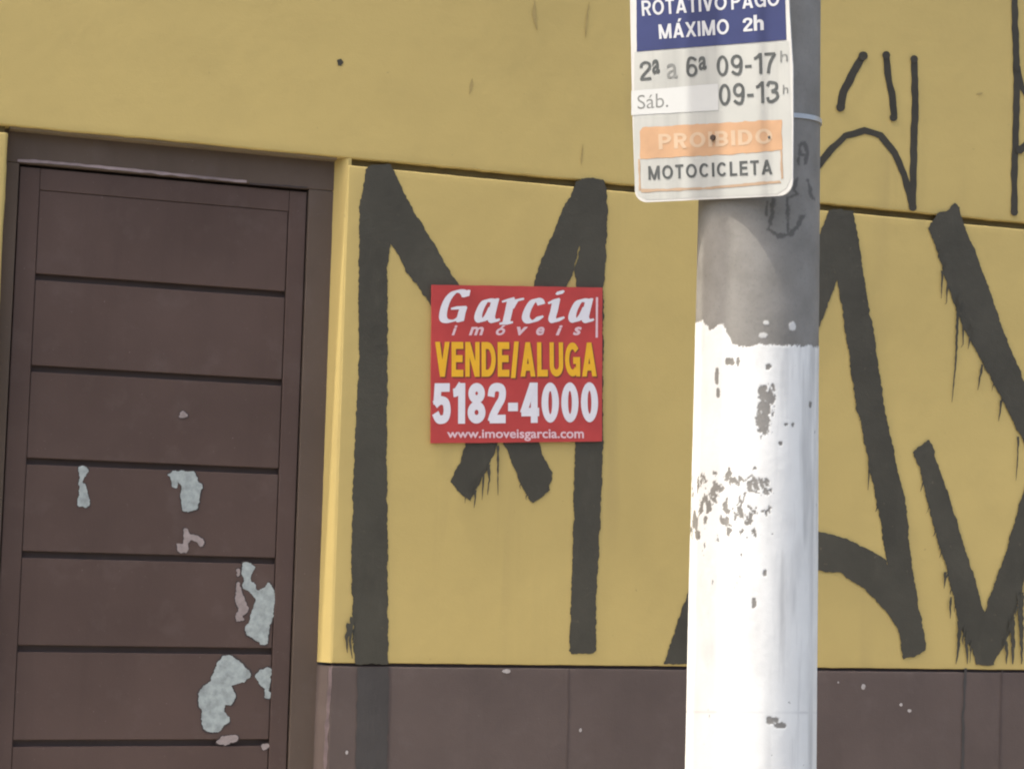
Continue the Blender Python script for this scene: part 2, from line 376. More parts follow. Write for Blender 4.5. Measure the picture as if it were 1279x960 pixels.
# small marks on the wall
flat_poly('wall_nick', [(421,75),(426,74),(429,78),(426,82),(422,82)], -0.0022, M_GRAF, building, rough=0.8)
M_STAIN = mat_plain('old_stain', (0.40, 0.30, 0.115), 0.15, 30, 0.8)
for i, (p, wd) in enumerate([([(668,0),(667,20),(671,38)], 3.0), ([(736,2),(733,25),(731,48)], 1.8), ([(590,98),(588,112),(586,118)], 2.6), ([(1219,118),(1228,116)], 1.6), ([(728,180),(726,206)], 1.5)]):
    wiggly_strip('stain_streak', p, (lambda t, wd=wd: wd*(0.25+1.2*math.sin(math.pi*t))), -0.0020, M_STAIN, building, seed=i*9.1, jit=0.8, step=2)
M_WHITESPOT = mat_plain('white_spot', (0.42, 0.38, 0.35), 0.2, 60, 0.8)
for i, (x, y, a, b) in enumerate([(632,838,5.5,2.6), (1079,857,2.2,3.4), (1125,879,1.8,1.8), (1136,887,2.8,2.2), (1047,852,1.5,1.5), (725,911,1.5,2.4), (433,939,2,3)]):
    flat_poly('paint_fleck', [(x+a*math.cos(t*0.785), y+b*math.sin(t*0.785)) for t in range(8)], -0.0026, M_WHITESPOT, building, rough=1.6, seed=i*3.7, step=0.7)
wiggly_strip('worn_corner', [(413,832),(411,870),(408,910),(405,990)], 4.5, -0.0012, mat_plain('worn_corner_plaster', (0.215, 0.155, 0.14), 0.3, 18, 0.8), building, seed=3, jit=0.9)

# ------------------------------- brown metal door set back in the wall
door = empty('door', building); door['label'] = 'brown sheet metal door with horizontal panels and peeling paint'
FY = 0.048
fr = M_FRAME
ZF = ZG1+0.004
ZLT = 2.668      # top of the leaf (underside of the frame head)
def wz(x, y, Y): return on_wall(x, y, Y).z
XR_LEAF = on_wall(384, 300, FY).x; XL_LEAF = on_wall(21.5, 260, FY).x
zl = wz(200, 219, FY)
ZLT = zl
box('door_frame', XL-0.03, XF+0.004, FY, FY+0.06, ZLT, ZF, fr, door, 0.003)
box('door_frame', XR_LEAF, XF+0.004, FY+0.0007, FY+0.06, 0.0, ZLT-0.0005, fr, door, 0.003)
box('door_frame', XL-0.03, XL_LEAF, FY+0.0007, FY+0.06, 0.0, ZLT-0.0005, fr, door, 0.003)
LY = FY+0.010
box('leaf_sheet', XL_LEAF+0.002, XR_LEAF-0.002, LY+0.0225, LY+0.028, 0.03, ZLT-0.004, M_GAPS, door)
SR, SL = on_wall(349, 588, LY).x, on_wall(33, 573, LY).x            # inner edges of the stiles
g0 = 0.0035
box('stile', XL_LEAF+g0, SL, LY, LY+0.022, 0.03, ZLT-0.008, M_DOOR, door, 0.003)
box('stile', SR, XR_LEAF-g0, LY, LY+0.022, 0.03, ZLT-0.008, M_DOOR, door, 0.003)
ZRB = wz(200, 250, LY)
box('rail', SL+0.0005, SR-0.0005, LY+0.0006, LY+0.022, ZRB, ZLT-0.0085, M_DOOR, door, 0.002)
box('rail', SL+0.0005, SR-0.0005, LY+0.0006, LY+0.016, 0.03, 0.12, M_DOOR, door, 0.002)
box('soffit', XL+0.004, XF-0.003, 0.010, FY-0.001, ZG1-0.006, ZG1-0.0005, M_SOFFIT, door)
_z0, _z5 = wz(43, 345, LY), wz(15, 928, LY)
zc = [_z0-(_z0-_z5)/5*k for k in range(9)]       # centres of the open gaps between the panels
zc = [z for z in zc if z > 0.2]
PY = LY+0.003
tops = [ZRB-0.0007] + [z-0.0090 for z in zc]; bots = [z+0.0090 for z in zc] + [0.122]
for t, b in zip(tops, bots):
    box('panel', SL+0.001, SR-0.0020, PY, PY+0.019, b, t, M_DOOR, door, 0.0022)
# worn bright edge on top of the leaf
def strip3d(name, pts, wid, Y, thick, mat, parent, seed=0, jit=0.5):
    o = wiggly_strip(name, pts, wid, Y, mat, parent, seed, jit); return o
strip3d('worn_edge', [(22,200.5),(60,202.5),(120,208),(200,216),(308,227)], (lambda t: 3.0+2.2*abs(noise.noise((t*9, 0, 3)))), FY-0.0012, 0, M_WORNEDGE, door, 2)
strip3d('worn_edge', [(312,229.5),(345,231.5),(384,234.5)], 2.0, FY-0.0012, 0, M_CHIPRIM, door, 5)
def cc(pts, ox, oy, k=2.907): return [(x/k+ox, y/k+oy) for x, y in pts]
CH = [
 (cc([(285,415),(300,410),(318,420),(315,440),(305,455),(300,470),(312,480),(318,510),(325,555),(285,560),(283,530),(290,490),(285,470),(292,450),(285,430)],0,440), 0),
 (cc([(610,445),(640,430),(690,430),(710,440),(718,470),(735,490),(725,510),(720,560),(705,575),(665,575),(655,520),(660,490),(645,470),(640,490),(625,480),(622,460)],0,440), 0),
 (cc([(640,700),(645,690),(665,690),(668,645),(680,640),(690,660),(720,665),(740,685),(730,700),(700,680),(685,690),(685,720),(670,730),(645,725)],0,440), 1),
 (cc([(648,235),(665,208),(680,232)],0,440), 1),
 (cc([(880,125),(910,122),(925,140),(915,165),(910,190),(930,200),(935,220),(960,210),(975,195),(995,215),(998,240),(995,300),(985,340),(975,380),(975,415),(950,425),(935,410),(900,385),(890,355),(905,330),(915,290),(930,260),(905,230),(880,215),(880,180)],0,660), 0),
 (cc([(855,150),(868,148),(870,170),(860,172)],0,660), 1),
 (cc([(860,200),(870,200),(880,240),(890,260),(905,290),(895,310),(880,315),(885,330),(860,340),(855,320),(868,295),(858,260)],0,660), 1),
 (cc([(830,455),(850,465),(870,485),(890,500),(905,530),(895,550),(870,560),(855,565),(840,570),(850,590),(855,610),(840,640),(820,640),(812,660),(830,680),(830,700),(810,710),(800,730),(765,738),(740,720),(728,690),(735,660),(722,640),(722,600),(740,570),(765,550),(775,520),(795,475)],0,660), 0),
 (cc([(928,530),(940,520),(980,505),(985,545),(975,580),(985,600),(980,615),(960,615),(960,595),(965,580),(945,570),(930,545)],0,660), 0),
 (cc([(790,765),(815,752),(855,750),(860,765),(830,780),(795,780)],0,660), 1),
 (cc([(948,790),(955,780),(975,780),(972,795),(955,805)],0,660), 1),
]
for i, (p, kd) in enumerate(CH):
    p = rough_outline(rough_outline(closed_spline(p, 4), 1.9, 0.9, i*2.1), 0.9, 0.6, i*3.3+7)
    cx = sum(q[0] for q in p)/len(p); cy = sum(q[1] for q in p)/len(p)
    flat_poly('paint_chip_rim', [(cx+(x-cx)*1.03+math.copysign(1.0, x-cx), cy+(y-cy)*1.02+math.copysign(0.9, y-cy)) for x, y in p], PY-0.0010, M_CHIPRIM, door, rough=0.4, seed=i*2.1, step=1.6)
    flat_poly('paint_chip', p, PY-0.0018, M_BAREP if kd else M_BARE, door, rough=0)

# ---------------------------------------------------------------- lettering
def text_mesh(s, shear=0.0, bold=0.0, spacing=1.0):
    c = bpy.data.curves.new('t', 'FONT'); c.body = s; c.shear = shear; c.offset = bold; c.space_character = spacing
    c.resolution_u = 4; c.fill_mode = 'FRONT'
    o = bpy.data.objects.new('t', c); COL.objects.link(o)
    dg = bpy.context.evaluated_depsgraph_get(); dg.update()
    me = bpy.data.meshes.new_from_object(o.evaluated_get(dg))
    bpy.data.objects.remove(o); bpy.data.curves.remove(c)
    me.materials.clear()
    return me
def put_text(name, s, quad, P, n, off, mat, parent, shear=0.0, bold=0.0, spacing=1.0, split=False):
    """ink box of the text laid on the pixel quad (TL, TR, BR, BL) of the plane P, n"""
    me = text_mesh(s, shear, bold, spacing)
    nv = len(me.vertices); co = np.empty(nv*3); me.vertices.foreach_get('co', co); co = co.reshape(-1, 3)
    mn, mx = co[:, :2].min(0), co[:, :2].max(0)
    uv = (co[:, :2]-mn)/(mx-mn)
    q = [on_plane(x, y, P+n*off, n) for x, y in quad]
    for i, v in enumerate(me.vertices):
        u, t = uv[i]
        v.co = (q[0]*(1-u)+q[1]*u)*t + (q[3]*(1-u)+q[2]*u)*(1-t)
    me.update()
    bm = bmesh.new(); bm.from_mesh(me); bmesh.ops.remove_doubles(bm, verts=bm.verts[:], dist=1e-7); bm.verts.index_update()
    for f in bm.faces:
        f.normal_update()
        if f.normal.dot(n) < 0: f.normal_flip()
    if not split:
        bm.to_mesh(me); bm.free(); return link(name, me, mat, parent)
    seen = set(); bm.verts.ensure_lookup_table()
    for v0 in bm.verts:
        if v0.index in seen: continue
        st = [v0]; isl = []; seen.add(v0.index)
        while st:
            v = st.pop(); isl.append(v)
            for e in v.link_edges:
                o_ = e.other_vert(v)
                if o_.index not in seen: seen.add(o_.index); st.append(o_)
        ix = {v.index: k for k, v in enumerate(isl)}
        fs = {f for v in isl for f in v.link_faces}
        m2 = bpy.data.meshes.new(name); m2.from_pydata([tuple(v.co) for v in isl], [], [tuple(ix[v.index] for v in f.verts) for f in fs]); m2.update()
        link(name, m2, mat, parent)
    bm.free()

def arc(cx, cy, rx, ry, a0, a1, n=14):
    return [(cx+rx*math.cos(math.radians(a0+(a1-a0)*k/(n-1))), cy+ry*math.sin(math.radians(a0+(a1-a0)*k/(n-1)))) for k in range(n)]
def spline(st, m=6):
    P = []; n = len(st)
    for i in range(n-1):
        p0, p1, p2, p3 = st[max(0, i-1)], st[i], st[i+1], st[min(n-1, i+2)]
        for k in range(m):
            t = k/m
            P.append(tuple(0.5*((2*p1[a])+(-p0[a]+p2[a])*t+(2*p0[a]-5*p1[a]+4*p2[a]-p3[a])*t*t+(-p0[a]+3*p1[a]-3*p2[a]+p3[a])*t**3) for a in (0, 1)))
    return P+[st[-1]]
def glyph(ch, s):
    """grotesque capital or figure of height 1: width, ribbons (centre lines) and cut diagonals"""
    l = s/2; d = s*1.08; R = []; D = []
    def ring(w, cx, cy, rx, ry): R.append((('ring', cx, cy, rx, ry), True))
    if ch == 'I': w = s; R.append(([(l, 0), (l, 1)], False))
    elif ch == 'L': w = .50; R.append(([(l, 1), (l, l), (w, l)], False))
    elif ch == 'E':
        w = .54; R.append(([(w, 1-l), (l, 1-l), (l, l), (w, l)], False)); R.append(([(l, .52), (w*.94, .52)], False))
    elif ch == 'T': w = .58; R.append(([(0, 1-l), (w, 1-l)], False)); R.append(([(w/2, 0), (w/2, 1-l)], False))
    elif ch == 'V': w = .66; D += [((d/2, 1), (w/2, 0)), ((w-d/2, 1), (w/2, 0))]
    elif ch == 'A': w = .70; D += [((w/2, 1), (d/2, 0)), ((w/2, 1), (w-d/2, 0))]; R.append(([(w*.24, .27), (w*.76, .27)], False))
    elif ch == 'N': w = .66; R += [([(l, 0), (l, 1)], False), ([(w-l, 0), (w-l, 1)], False)]; D.append(((d*.55, 1), (w-d*.55, 0)))
    elif ch == 'M': w = .82; R += [([(l, 0), (l, 1)], False), ([(w-l, 0), (w-l, 1)], False)]; D += [((d*.52, 1), (w/2, 0)), ((w-d*.52, 1), (w/2, 0))]
    elif ch == 'X': w = .68; D += [((d/2, 1), (w-d/2, 0)), ((w-d/2, 1), (d/2, 0))]
    elif ch == '/': w = .34; D.append(((w-d*.4, 1.02), (d*.4, -.04)))
    elif ch == '-': w = .30; R.append(([(0, .40), (w, .40)], False))
    elif ch == 'U': w = .64; R.append(([(l, 1), (l, .33)]+arc(w/2, .33, w/2-l, .33-l, 180, 360)[1:-1]+[(w-l, .33), (w-l, 1)], False))
    elif ch == 'D': w = .66; R.append(([(l, 1-l), (w*.42, 1-l)]+arc(w*.42, .5, w*.58-l, .5-l, 90, -90)[1:-1]+[(w*.42, l), (l, l)], True))
    elif ch == 'O': w = .76; ring(w, w/2, .5, w/2-l, .5-l)
    elif ch == '0': w = .54; ring(w, w/2, .5, w/2-l, .5-l)
    elif ch == 'C': w = .70; R.append((arc(w/2, .5, w/2-l, .5-l, 38, 322, 24), False))
    elif ch == 'G':
        w = .72; R.append((arc(w/2, .5, w/2-l, .5-l, 40, 318, 24), False)); R.append(([(w*.54, .47), (w-l, .47), (w-l, 0.0)], False))
    elif ch in 'PRB':
        w = .62; R.append(([(l, 0), (l, 1)], False)); m = .48
        R.append(([(l, 1-l), (w*.5, 1-l)]+arc(w*.5, (1-l+m)/2, w*.5-l-(0.02 if ch == 'B' else 0), (1-l-m)/2, 90, -90, 10)[1:-1]+[(w*.5, m), (l, m)], False))
        if ch == 'R': D.append(((w*.52, m), (w-d/2, 0)))
        if ch == 'B': R.append(([(l, m), (w*.5, m)]+arc(w*.5, (m+l)/2, w*.5-l, (m-l)/2, 90, -90, 10)[1:-1]+[(w*.5, l), (l, l)], False))
    elif ch == '1': w = .36; R.append(([(w-l, 0), (w-l, 1)], False)); R.append((spline([(0, .76), (w*.3, .79), (w-l, .97)], 4), False))
    elif ch == '2': w = .54; R.append((spline([(l*.9, .66), (l+.03, .84), (w/2, 1-l), (w-l-.01, .84), (w-l-.01, .62), (w*.52, .40), (l+.05, .20), (l*.9, l*.4)], 5), False)); R.append(([(l*.5, l), (w, l)], False))
    elif ch == '3': w = .54; R.append((spline([(l*.8, .76), (w*.22, .93), (w/2, 1-l), (w-l-.02, .84), (w-l-.05, .62), (w*.42, .525)], 5), False)); R.append((spline([(w*.42, .525), (w-l-.01, .44), (w-l, .22), (w/2, l), (w*.18, .08), (l*.8, .26)], 5), False))
    elif ch == '4': w = .58; R.append(([(w*.74, 0), (w*.74, 1)], False)); R.append(([(w, .27), (l*.3, .27)], False)); D.append(((w*.74-l*.2, 1), (d*.45, .27)))
    elif ch == '5': w = .54; R.append(([(w*.94, 1-l), (l+.05, 1-l), (l+.02, .47)], False)); R.append((spline([(l*.6, .47), (w*.40, .575), (w-l-.05, .53), (w-l, .33), (w-l-.05, .15), (w*.47, l), (l+.06, .13), (l*.8, .27)], 5), False))
    elif ch == '7': w = .52; R.append(([(0, 1-l), (w-l*.6, 1-l)], False)); R.append((spline([(w-l*.7, 1-l), (w*.52, .58), (w*.36, .25), (w*.30, 0)], 5), False))
    elif ch == '8': w = .54; ring(w, w/2, .745, w/2-l-.02, .255-l); ring(w, w/2, .275, w/2-l, .275-l)
    elif ch in '69':
        w = .54; A = (w/2, .32, w/2-l, .32-l)
        ring(w, *A); tail = spline([(l, .32), (l+.01, .62), (w*.27, .9), (w*.56, 1-l), (w-l*.8, .80)], 5); R.append((tail, False))
        if ch == '9': R = [(('ring', w-p[1], 1-p[2], p[3], p[4]) if p[0] == 'ring' else [(w-x, 1-y) for x, y in p], c_) for p, c_ in R]
    return w, R, D, s
def ribbon_faces(pts, closed, s):
    if pts[0] == 'ring':
        _, cx, cy, rx, ry = pts; h = s/2
        A = arc(cx, cy, rx+h, ry+h, 0, 360, 33); B = arc(cx, cy, max(0.02, rx-h), max(0.02, ry-h), 0, 360, 33)
        return [(A[i], A[i+1], B[i+1], B[i]) for i in range(32)]
    n = len(pts); L = []; Q = []
    for i, p in enumerate(pts):
        a = pts[i-1] if (i or closed) else None; b = pts[(i+1) % n] if (i < n-1 or closed) else None
        ds = []
        if a: v = (p[0]-a[0], p[1]-a[1]); k = math.hypot(*v) or 1e-9; ds.append((v[0]/k, v[1]/k))
        if b: v = (b[0]-p[0], b[1]-p[1]); k = math.hypot(*v) or 1e-9; ds.append((v[0]/k, v[1]/k))
        tx, ty = sum(q[0] for q in ds), sum(q[1] for q in ds); k = math.hypot(tx, ty) or 1e-9; tx /= k; ty /= k
        c = max(0.45, tx*ds[0][0]+ty*ds[0][1]); h = s/2/c
        L.append((p[0]-ty*h, p[1]+tx*h)); Q.append((p[0]+ty*h, p[1]-tx*h))
    return [(L[i], L[(i+1) % n], Q[(i+1) % n], Q[i]) for i in range(n if closed else n-1)]
def sign_letters(text, quad, P, n, off, mat, parent, s=0.2, gap=0.10, name='letter', thin=1.0):
    """one object for each letter, the line of lettering filling the pixel quad (TL, TR, BR, BL)"""
    x = 0; G = []
    for ch in text:
        if ch == ' ': x += 0.3; continue
        w_, R, D, s_ = glyph({'Á': 'A'}.get(ch, ch), s)
        polys = [f for p, c_ in R for f in ribbon_faces(p, c_, s)]
        nr = [len(ribbon_faces(p, c_, s)) for p, c_ in R]
        lay = [i for i, k in enumerate(nr) for _ in range(k)]
        for (a, b) in D:
            h = s*1.08/2; polys.append(((a[0]-h, a[1]), (a[0]+h, a[1]), (b[0]+h, b[1]), (b[0]-h, b[1]))); lay.append(len(nr)+len(lay))
        if ch == 'Á': polys.append(((w_*.46, 1.08), (w_*.66, 1.08), (w_*.84, 1.30), (w_*.58, 1.30))); lay.append(0)
        G.append((x, polys, lay)); x += w_+gap
    tot = x-gap
    q = [on_plane(a, b, P+n*off, n) for a, b in quad]
    for x0, polys, lay in G:
        bm = bmesh.new()
        for fi, (f, k) in enumerate(zip(polys, lay)):
            vs = []
            for (a, b) in f:
                u, t = (x0+a)/tot, b
                vs.append(bm.verts.new((q[0]*(1-u)+q[1]*u)*t + (q[3]*(1-u)+q[2]*u)*(1-t) + n*(0.00004*k+0.000002*fi)))
            fc = bm.faces.new(vs); fc.normal_update()
            if fc.normal.dot(n) < 0: fc.normal_flip()
        from_bm(name, bm, mat, parent)

# ---------------------------------------------------------------- red sale / rent board on the wall
board = empty('sale_sign'); board.location = (0, 0, 0)
tag(board, 'square red board with white and yellow lettering on the graffitied yellow wall', 'sign')
M_RED = mat_plain('red_printed_board', (0.46, 0.056, 0.050), 0.14, 6, 0.5)
M_WHT = mat_plain('white_print', (0.72, 0.70, 0.72), 0.03, 30, 0.55)
M_PINK = mat_plain('pale_print', (0.72, 0.50, 0.52), 0.05, 30, 0.55)
M_GOLD = mat_plain('yellow_print', (0.78, 0.42, 0.025), 0.06, 25, 0.5)
M_MAROON = mat_plain('dark_red_print', (0.22, 0.05, 0.035), 0.06, 25, 0.55)
SY = -0.0095
flat_poly('board', [(539.2,355.6),(640,357),(752.5,359.2),(752.2,455),(752,551),(645,552.3),(538,553.3),(538.4,455)], SY, M_RED, board, rough=0.25, thick=0.0035, step=6)
SP = Vector((0, SY, 0))
def zz(pts): return [(x/4.172+520, y/4.172+340) for x, y in pts]
def nib(name, strokes, mat, parent, vec=(31, -8), off=0.0006):
    """broad-nib lettering: paths in the close-up's coordinates, swept with a fixed pen edge"""
    bm = bmesh.new(); cnt = 0
    for st in strokes:
        P = []
        n = len(st)
        for i in range(n-1):           # Catmull-Rom
            p0, p1, p2, p3 = st[max(0, i-1)], st[i], st[i+1], st[min(n-1, i+2)]
            for k in range(6):
                t = k/6
                P.append(tuple(0.5*((2*p1[a])+(-p0[a]+p2[a])*t+(2*p0[a]-5*p1[a]+4*p2[a]-p3[a])*t*t+(-p0[a]+3*p1[a]-3*p2[a]+p3[a])*t**3) for a in (0, 1)))
        P.append(st[-1])
        for a, b in zip(P[:-1], P[1:]):
            hx, hy = vec[0]/2, vec[1]/2
            d = math.dist(a, b) or 1; ex = ((b[0]-a[0])/d, (b[1]-a[1])/d)
            # add a minimum thickness across the pen
            tx, ty = -ex[1]*5.0, ex[0]*5.0
            pts = [(a[0]-hx, a[1]-hy), (a[0]+hx, a[1]+hy), (b[0]-hx, b[1]-hy), (b[0]+hx, b[1]+hy)]
            pts = [(x+sx, y+sy) for x, y in pts for sx, sy in ((tx, ty), (-tx, -ty))]
            pts = sorted(set((round(x, 3), round(y, 3)) for x, y in pts))
            def half(ps):
                h = []
                for p in ps:
                    while len(h) > 1 and (h[-1][0]-h[-2][0])*(p[1]-h[-2][1])-(h[-1][1]-h[-2][1])*(p[0]-h[-2][0]) <= 0: h.pop()
                    h.append(p)
                return h[:-1]
            hull = half(pts)+half(pts[::-1])
            o = off+cnt*0.0000045; cnt += 1
            vs = [bm.verts.new(on_plane(x, y, SP+NW*o, NW)) for x, y in zz(hull)]
            f = bm.faces.new(vs); f.normal_update()
            if f.normal.dot(NW) < 0: f.normal_flip()
    return from_bm(name, bm, mat, parent)
la = lambda dx: [[(402+dx,148),(362+dx,148),(334+dx,190),(322+dx,236),(340+dx,254),(372+dx,228),(396+dx,180)], [(412+dx,140),(396+dx,205),(390+dx,240),(404+dx,256),(420+dx,248)]]
for strokes in ([[(258,122),(240,100),(200,102),(164,140),(142,200),(142,245),(172,256),(212,246),(234,230)], [(262,96),(256,126)], [(196,186),(246,184)], [(246,184),(236,215),(228,256)]],
                la(0), [[(494,140),(482,200),(468,262)], [(462,150),(496,138)], [(448,264),(488,264)], [(490,190),(514,150),(546,142)]],
                [[(652,168),(640,146),(612,146),(584,186),(570,232),(584,256),(616,254),(646,232)]],
                [[(730,142),(718,200),(708,240),(722,256),(756,238)], [(702,158),(732,142)], [(744,112),(754,100)]], la(490)):
    nib('letter', strokes, M_WHT, board)
for s_, x0, x1 in (('i',184,214), ('m',274,352), ('ó',414,466), ('v',524,582), ('e',624,668), ('i',726,762), ('s',816,862)):
    t0 = 276 if s_ in 'ió' else 284
    put_text('letter', s_, zz([(x0,t0),(x1,t0),(x1,328),(x0,328)]), SP, NW, 0.0008, M_PINK, board, shear=0.3, bold=0.03)
sign_letters('VENDE/ALUGA', zz([(104,366),(944,370),(946,550),(104,552)]), SP, NW, 0.0005, M_MAROON, board, s=0.215, gap=0.075, name='letter_shadow')
sign_letters('VENDE/ALUGA', zz([(98,362),(938,366),(940,542),(98,544)]), SP, NW, 0.0010, M_GOLD, board, s=0.20, gap=0.09)
sign_letters('5182-4000', zz([(86,578),(946,572),(948,780),(84,790)]), SP, NW, 0.0010, M_WHT, board, s=0.21, gap=0.075)
put_text('letter', 'www.imoveisgarcia.com', zz([(160,820),(872,816),(874,880),(160,876)]), SP, NW, 0.0009, M_PINK, board, bold=0.02, split=True)
flat_poly('fine_print', zz([(936,130),(947,130),(946,340),(934,340)]), SY-0.0007, M_PINK, board, rough=0.2)

# ---------------------------------------------------------------- concrete pole
PYC = -1.5
def tangent_circle(xl, xr, y):
    a = ray(xl, y); b = ray(xr, y)
    a = Vector((a.x, a.y)).normalized(); b = Vector((b.x, b.y)).normalized()
    mid = (a+b).normalized(); half = math.acos(max(-1, min(1, a.dot(b))))/2
    t = (PYC-CAM.y)/mid.y
    zc_ = ray((xl+xr)/2, y); zz_ = CAM.z + zc_.z*(t/math.hypot(zc_.x, zc_.y))
    return CAM.x+mid.x*t, t*math.sin(half), zz_
c1 = tangent_circle(872, 1023.5, 262); c2 = tangent_circle(856, 1020, 958)
PX = (c1[0]+c2[0])/2
def prad(z): return c2[1] + (c1[1]-c2[1])*(z-c2[2])/(c1[2]-c2[2])
AX = Vector((PX, PYC, 0))
pole = empty('utility_pole'); pole.location = (0, 0, 0)
tag(pole, 'round concrete pole with its lower half painted flaking white', 'pole')

def vnoise(x, y, seed):
    """smooth lattice noise for arrays, about -1..1"""
    x = np.asarray(x, float); y = np.asarray(y, float)
    xi = np.floor(x).astype(int); yi = np.floor(y).astype(int); fx = x-xi; fy = y-yi
    fx = fx*fx*(3-2*fx); fy = fy*fy*(3-2*fy)
    def h(a, b):
        n = (a*374761393 + b*668265263 + seed*974711) & 0x7fffffff
        n = ((n ^ (n >> 13))*1274126177) & 0x7fffffff
        return ((n ^ (n >> 16)) & 0xffff)/32767.5-1
    return (h(xi, yi)*(1-fx)+h(xi+1, yi)*fx)*(1-fy) + (h(xi, yi+1)*(1-fx)+h(xi+1, yi+1)*fx)*fy
def fbm(x, y, seed, oct=4):
    v = 0; a = 1; t = 0
    for k in range(oct): v = v+a*vnoise(x*2**k, y*2**k, seed+k*17); t += a; a *= 0.55
    return v/t
def project(X, Y, Z):
    dx, dy, dz = X-CAM.x, Y-CAM.y, Z-CAM.z
    c = dx*fw.x+dy*fw.y+dz*fw.z
    return 639.5+FPX*(dx*rt.x+dy*rt.y+dz*rt.z)/c, 480-FPX*(dx*up.x+dy*up.y+dz*up.z)/c

def build_pole():
    # angle 0 faces the street side where the photograph was taken from
    view = math.atan2(CAM.y-PYC, CAM.x-PX)
    th = np.concatenate([np.linspace(-100, 100, 260), np.linspace(100, 260, 24)[1:-1]])*math.pi/180 + view
    zs = np.concatenate([np.linspace(0, 1.0, 14)[:-1], np.linspace(1.0, 2.95, 900), np.linspace(2.95, 7.4, 30)[1:]])
    T, Z = np.meshgrid(th, zs)
    Rr = prad(Z)
    X = PX+Rr*np.cos(T); Y = PYC+Rr*np.sin(T)
    u, v = project(X, Y, Z)
    arc = (T-view)*0.15                            # metres round the shaft
    ex = [840, 858, 868, 878, 886, 893, 900, 908, 914, 930, 950, 985, 1040]; ey = [398, 400, 402, 400, 412, 408, 403, 412, 428, 432, 430, 431, 432]
    edge = np.interp(u, ex, ey) + 5*fbm(arc*60, Z*60, 3) + 2.5*fbm(arc*240, Z*240, 9, 2)
    paint = np.clip((v-edge)/1.6, 0, 1)
    # flaked patches
    n1 = fbm(arc*48, Z*48, 21, 4); n2 = fbm(arc*110, Z*110, 41, 3)
    wx = arc + 0.010*fbm(arc*40, Z*40, 101, 3); wz_ = Z + 0.010*fbm(arc*40, Z*40, 131, 3)
    f1 = fbm(wx*62, wz_*46, 21, 4); f2 = fbm(wx*170, wz_*170, 41, 3)
    band = np.exp(-((v-630)/50.0)**4)*np.clip((978-u)/20, 0, 1)
    low = np.exp(-((v-735)/60.0)**2)*np.clip((965-u)/20, 0, 1) + np.exp(-((v-930)/45.0)**2)*0.9 + 0.5*np.exp(-((v-450)/30.0)**2)
    ch = np.clip((f1+0.30*f2 - (0.86-0.80*band-0.26*low))/0.05, 0, 1)
    def spot(cx, cy, rx, ry, k=0.9):
        d = (np.abs(u-cx)/rx)**3+(np.abs(v-cy)/ry)**3
        return np.clip((0.9+k*(f1+0.8*f2) - d)/0.3, 0, 1)
    for a in [(957,500,12,24,1.2), (954,528,10,18,1.6), (912,452,6,5), (922,452,2.5,6), (895,469,3,13), (897,491,2.5,6), (960,458,4,4), (942,752,3,7), (966,899,9,5), (974,905,8,4), (868,650,3,10), (872,668,4,6), (1012,505,2,4), (982,530,3,2.5), (975,553,2.6,3), (990,531,2.4,4), (955,715,3,5)]:
        ch = np.maximum(ch, spot(*a))
    paint = paint*(1-ch)
    # a few white splashes on the bare concrete
    for a in [(990,407,5,6), (957,403,4,3), (953,419,6,4)]:
        paint = np.maximum(paint, 0.7*np.clip((1.0+0.5*f2-((u-a[0])/a[2])**2-((v-a[1])/a[3])**2)/0.4, 0, 1))
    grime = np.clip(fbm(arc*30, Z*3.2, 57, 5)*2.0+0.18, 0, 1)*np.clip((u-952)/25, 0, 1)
    grime = np.maximum(grime, 0.5*np.clip(fbm(arc*18, Z*9, 63, 4)*1.6-0.2, 0, 1))
    seam = np.exp(-((v-(889+0.006*(u-940)))/1.6)**2)*np.clip(fbm(arc*14, Z*2, 91, 2)+0.55, 0, 1)
    grime = np.maximum(grime, 0.7*seam)
    # old pen scrawls on the concrete
    mark = np.zeros_like(u)
    for pts, wd in [([(997,205),(999,182),(1004,178),(1008,190),(1006,204)], 2.6), ([(1000,194),(1006,193)], 2.2), ([(990,232),(996,224),(991,236),(996,242),(988,246)], 2.6), ([(1009,226),(1012,240),(1016,248)], 2.6), ([(966,250),(964,272),(960,286)], 3.0), ([(983,248),(984,268),(984,292)], 2.6), ([(960,286),(972,294),(986,293),(996,284),(1003,270)], 3.2), ([(958,252),(957,268)], 2.2)]:
        d = np.full_like(u, 1e9)
        for (ax, ay), (bx, by) in zip(pts[:-1], pts[1:]):
            l2 = (bx-ax)**2+(by-ay)**2; t = np.clip(((u-ax)*(bx-ax)+(v-ay)*(by-ay))/l2, 0, 1)
            d = np.minimum(d, np.hypot(u-ax-t*(bx-ax), v-ay-t*(by-ay)))
        mark = np.maximum(mark, np.clip((wd*1.15+0.9*n2*wd-d)/1.8, 0, 1)*0.55)
    front = np.abs(T-view) < 1.74
    mark = np.where(front, mark, 0)
    # surface relief: flakes sit back a little, trowel waves in the concrete
    Rr = Rr + 0.0007*paint + 0.0010*fbm(arc*5, Z*2.5, 5, 2) + 0.00018*fbm(arc*70, Z*70, 15, 2)
    X = PX+Rr*np.cos(T); Y = PYC+Rr*np.sin(T)
    nz, nt = T.shape
    co = np.stack([X, Y, Z], -1).reshape(-1, 3)
    i = np.arange(nz-1)[:, None]*nt; j = np.arange(nt)[None, :]; j2 = (j+1) % nt
    quads = np.stack([i+j, i+j2, i+nt+j2, i+nt+j], -1).reshape(-1, 4)
    me = bpy.data.meshes.new('shaft')
    me.vertices.add(len(co)); me.vertices.foreach_set('co', co.ravel())
    me.loops.add(quads.size); me.loops.foreach_set('vertex_index', quads.ravel().astype(np.int32))
    me.polygons.add(len(quads)); me.polygons.foreach_set('loop_start', np.arange(0, quads.size, 4, dtype=np.int32))
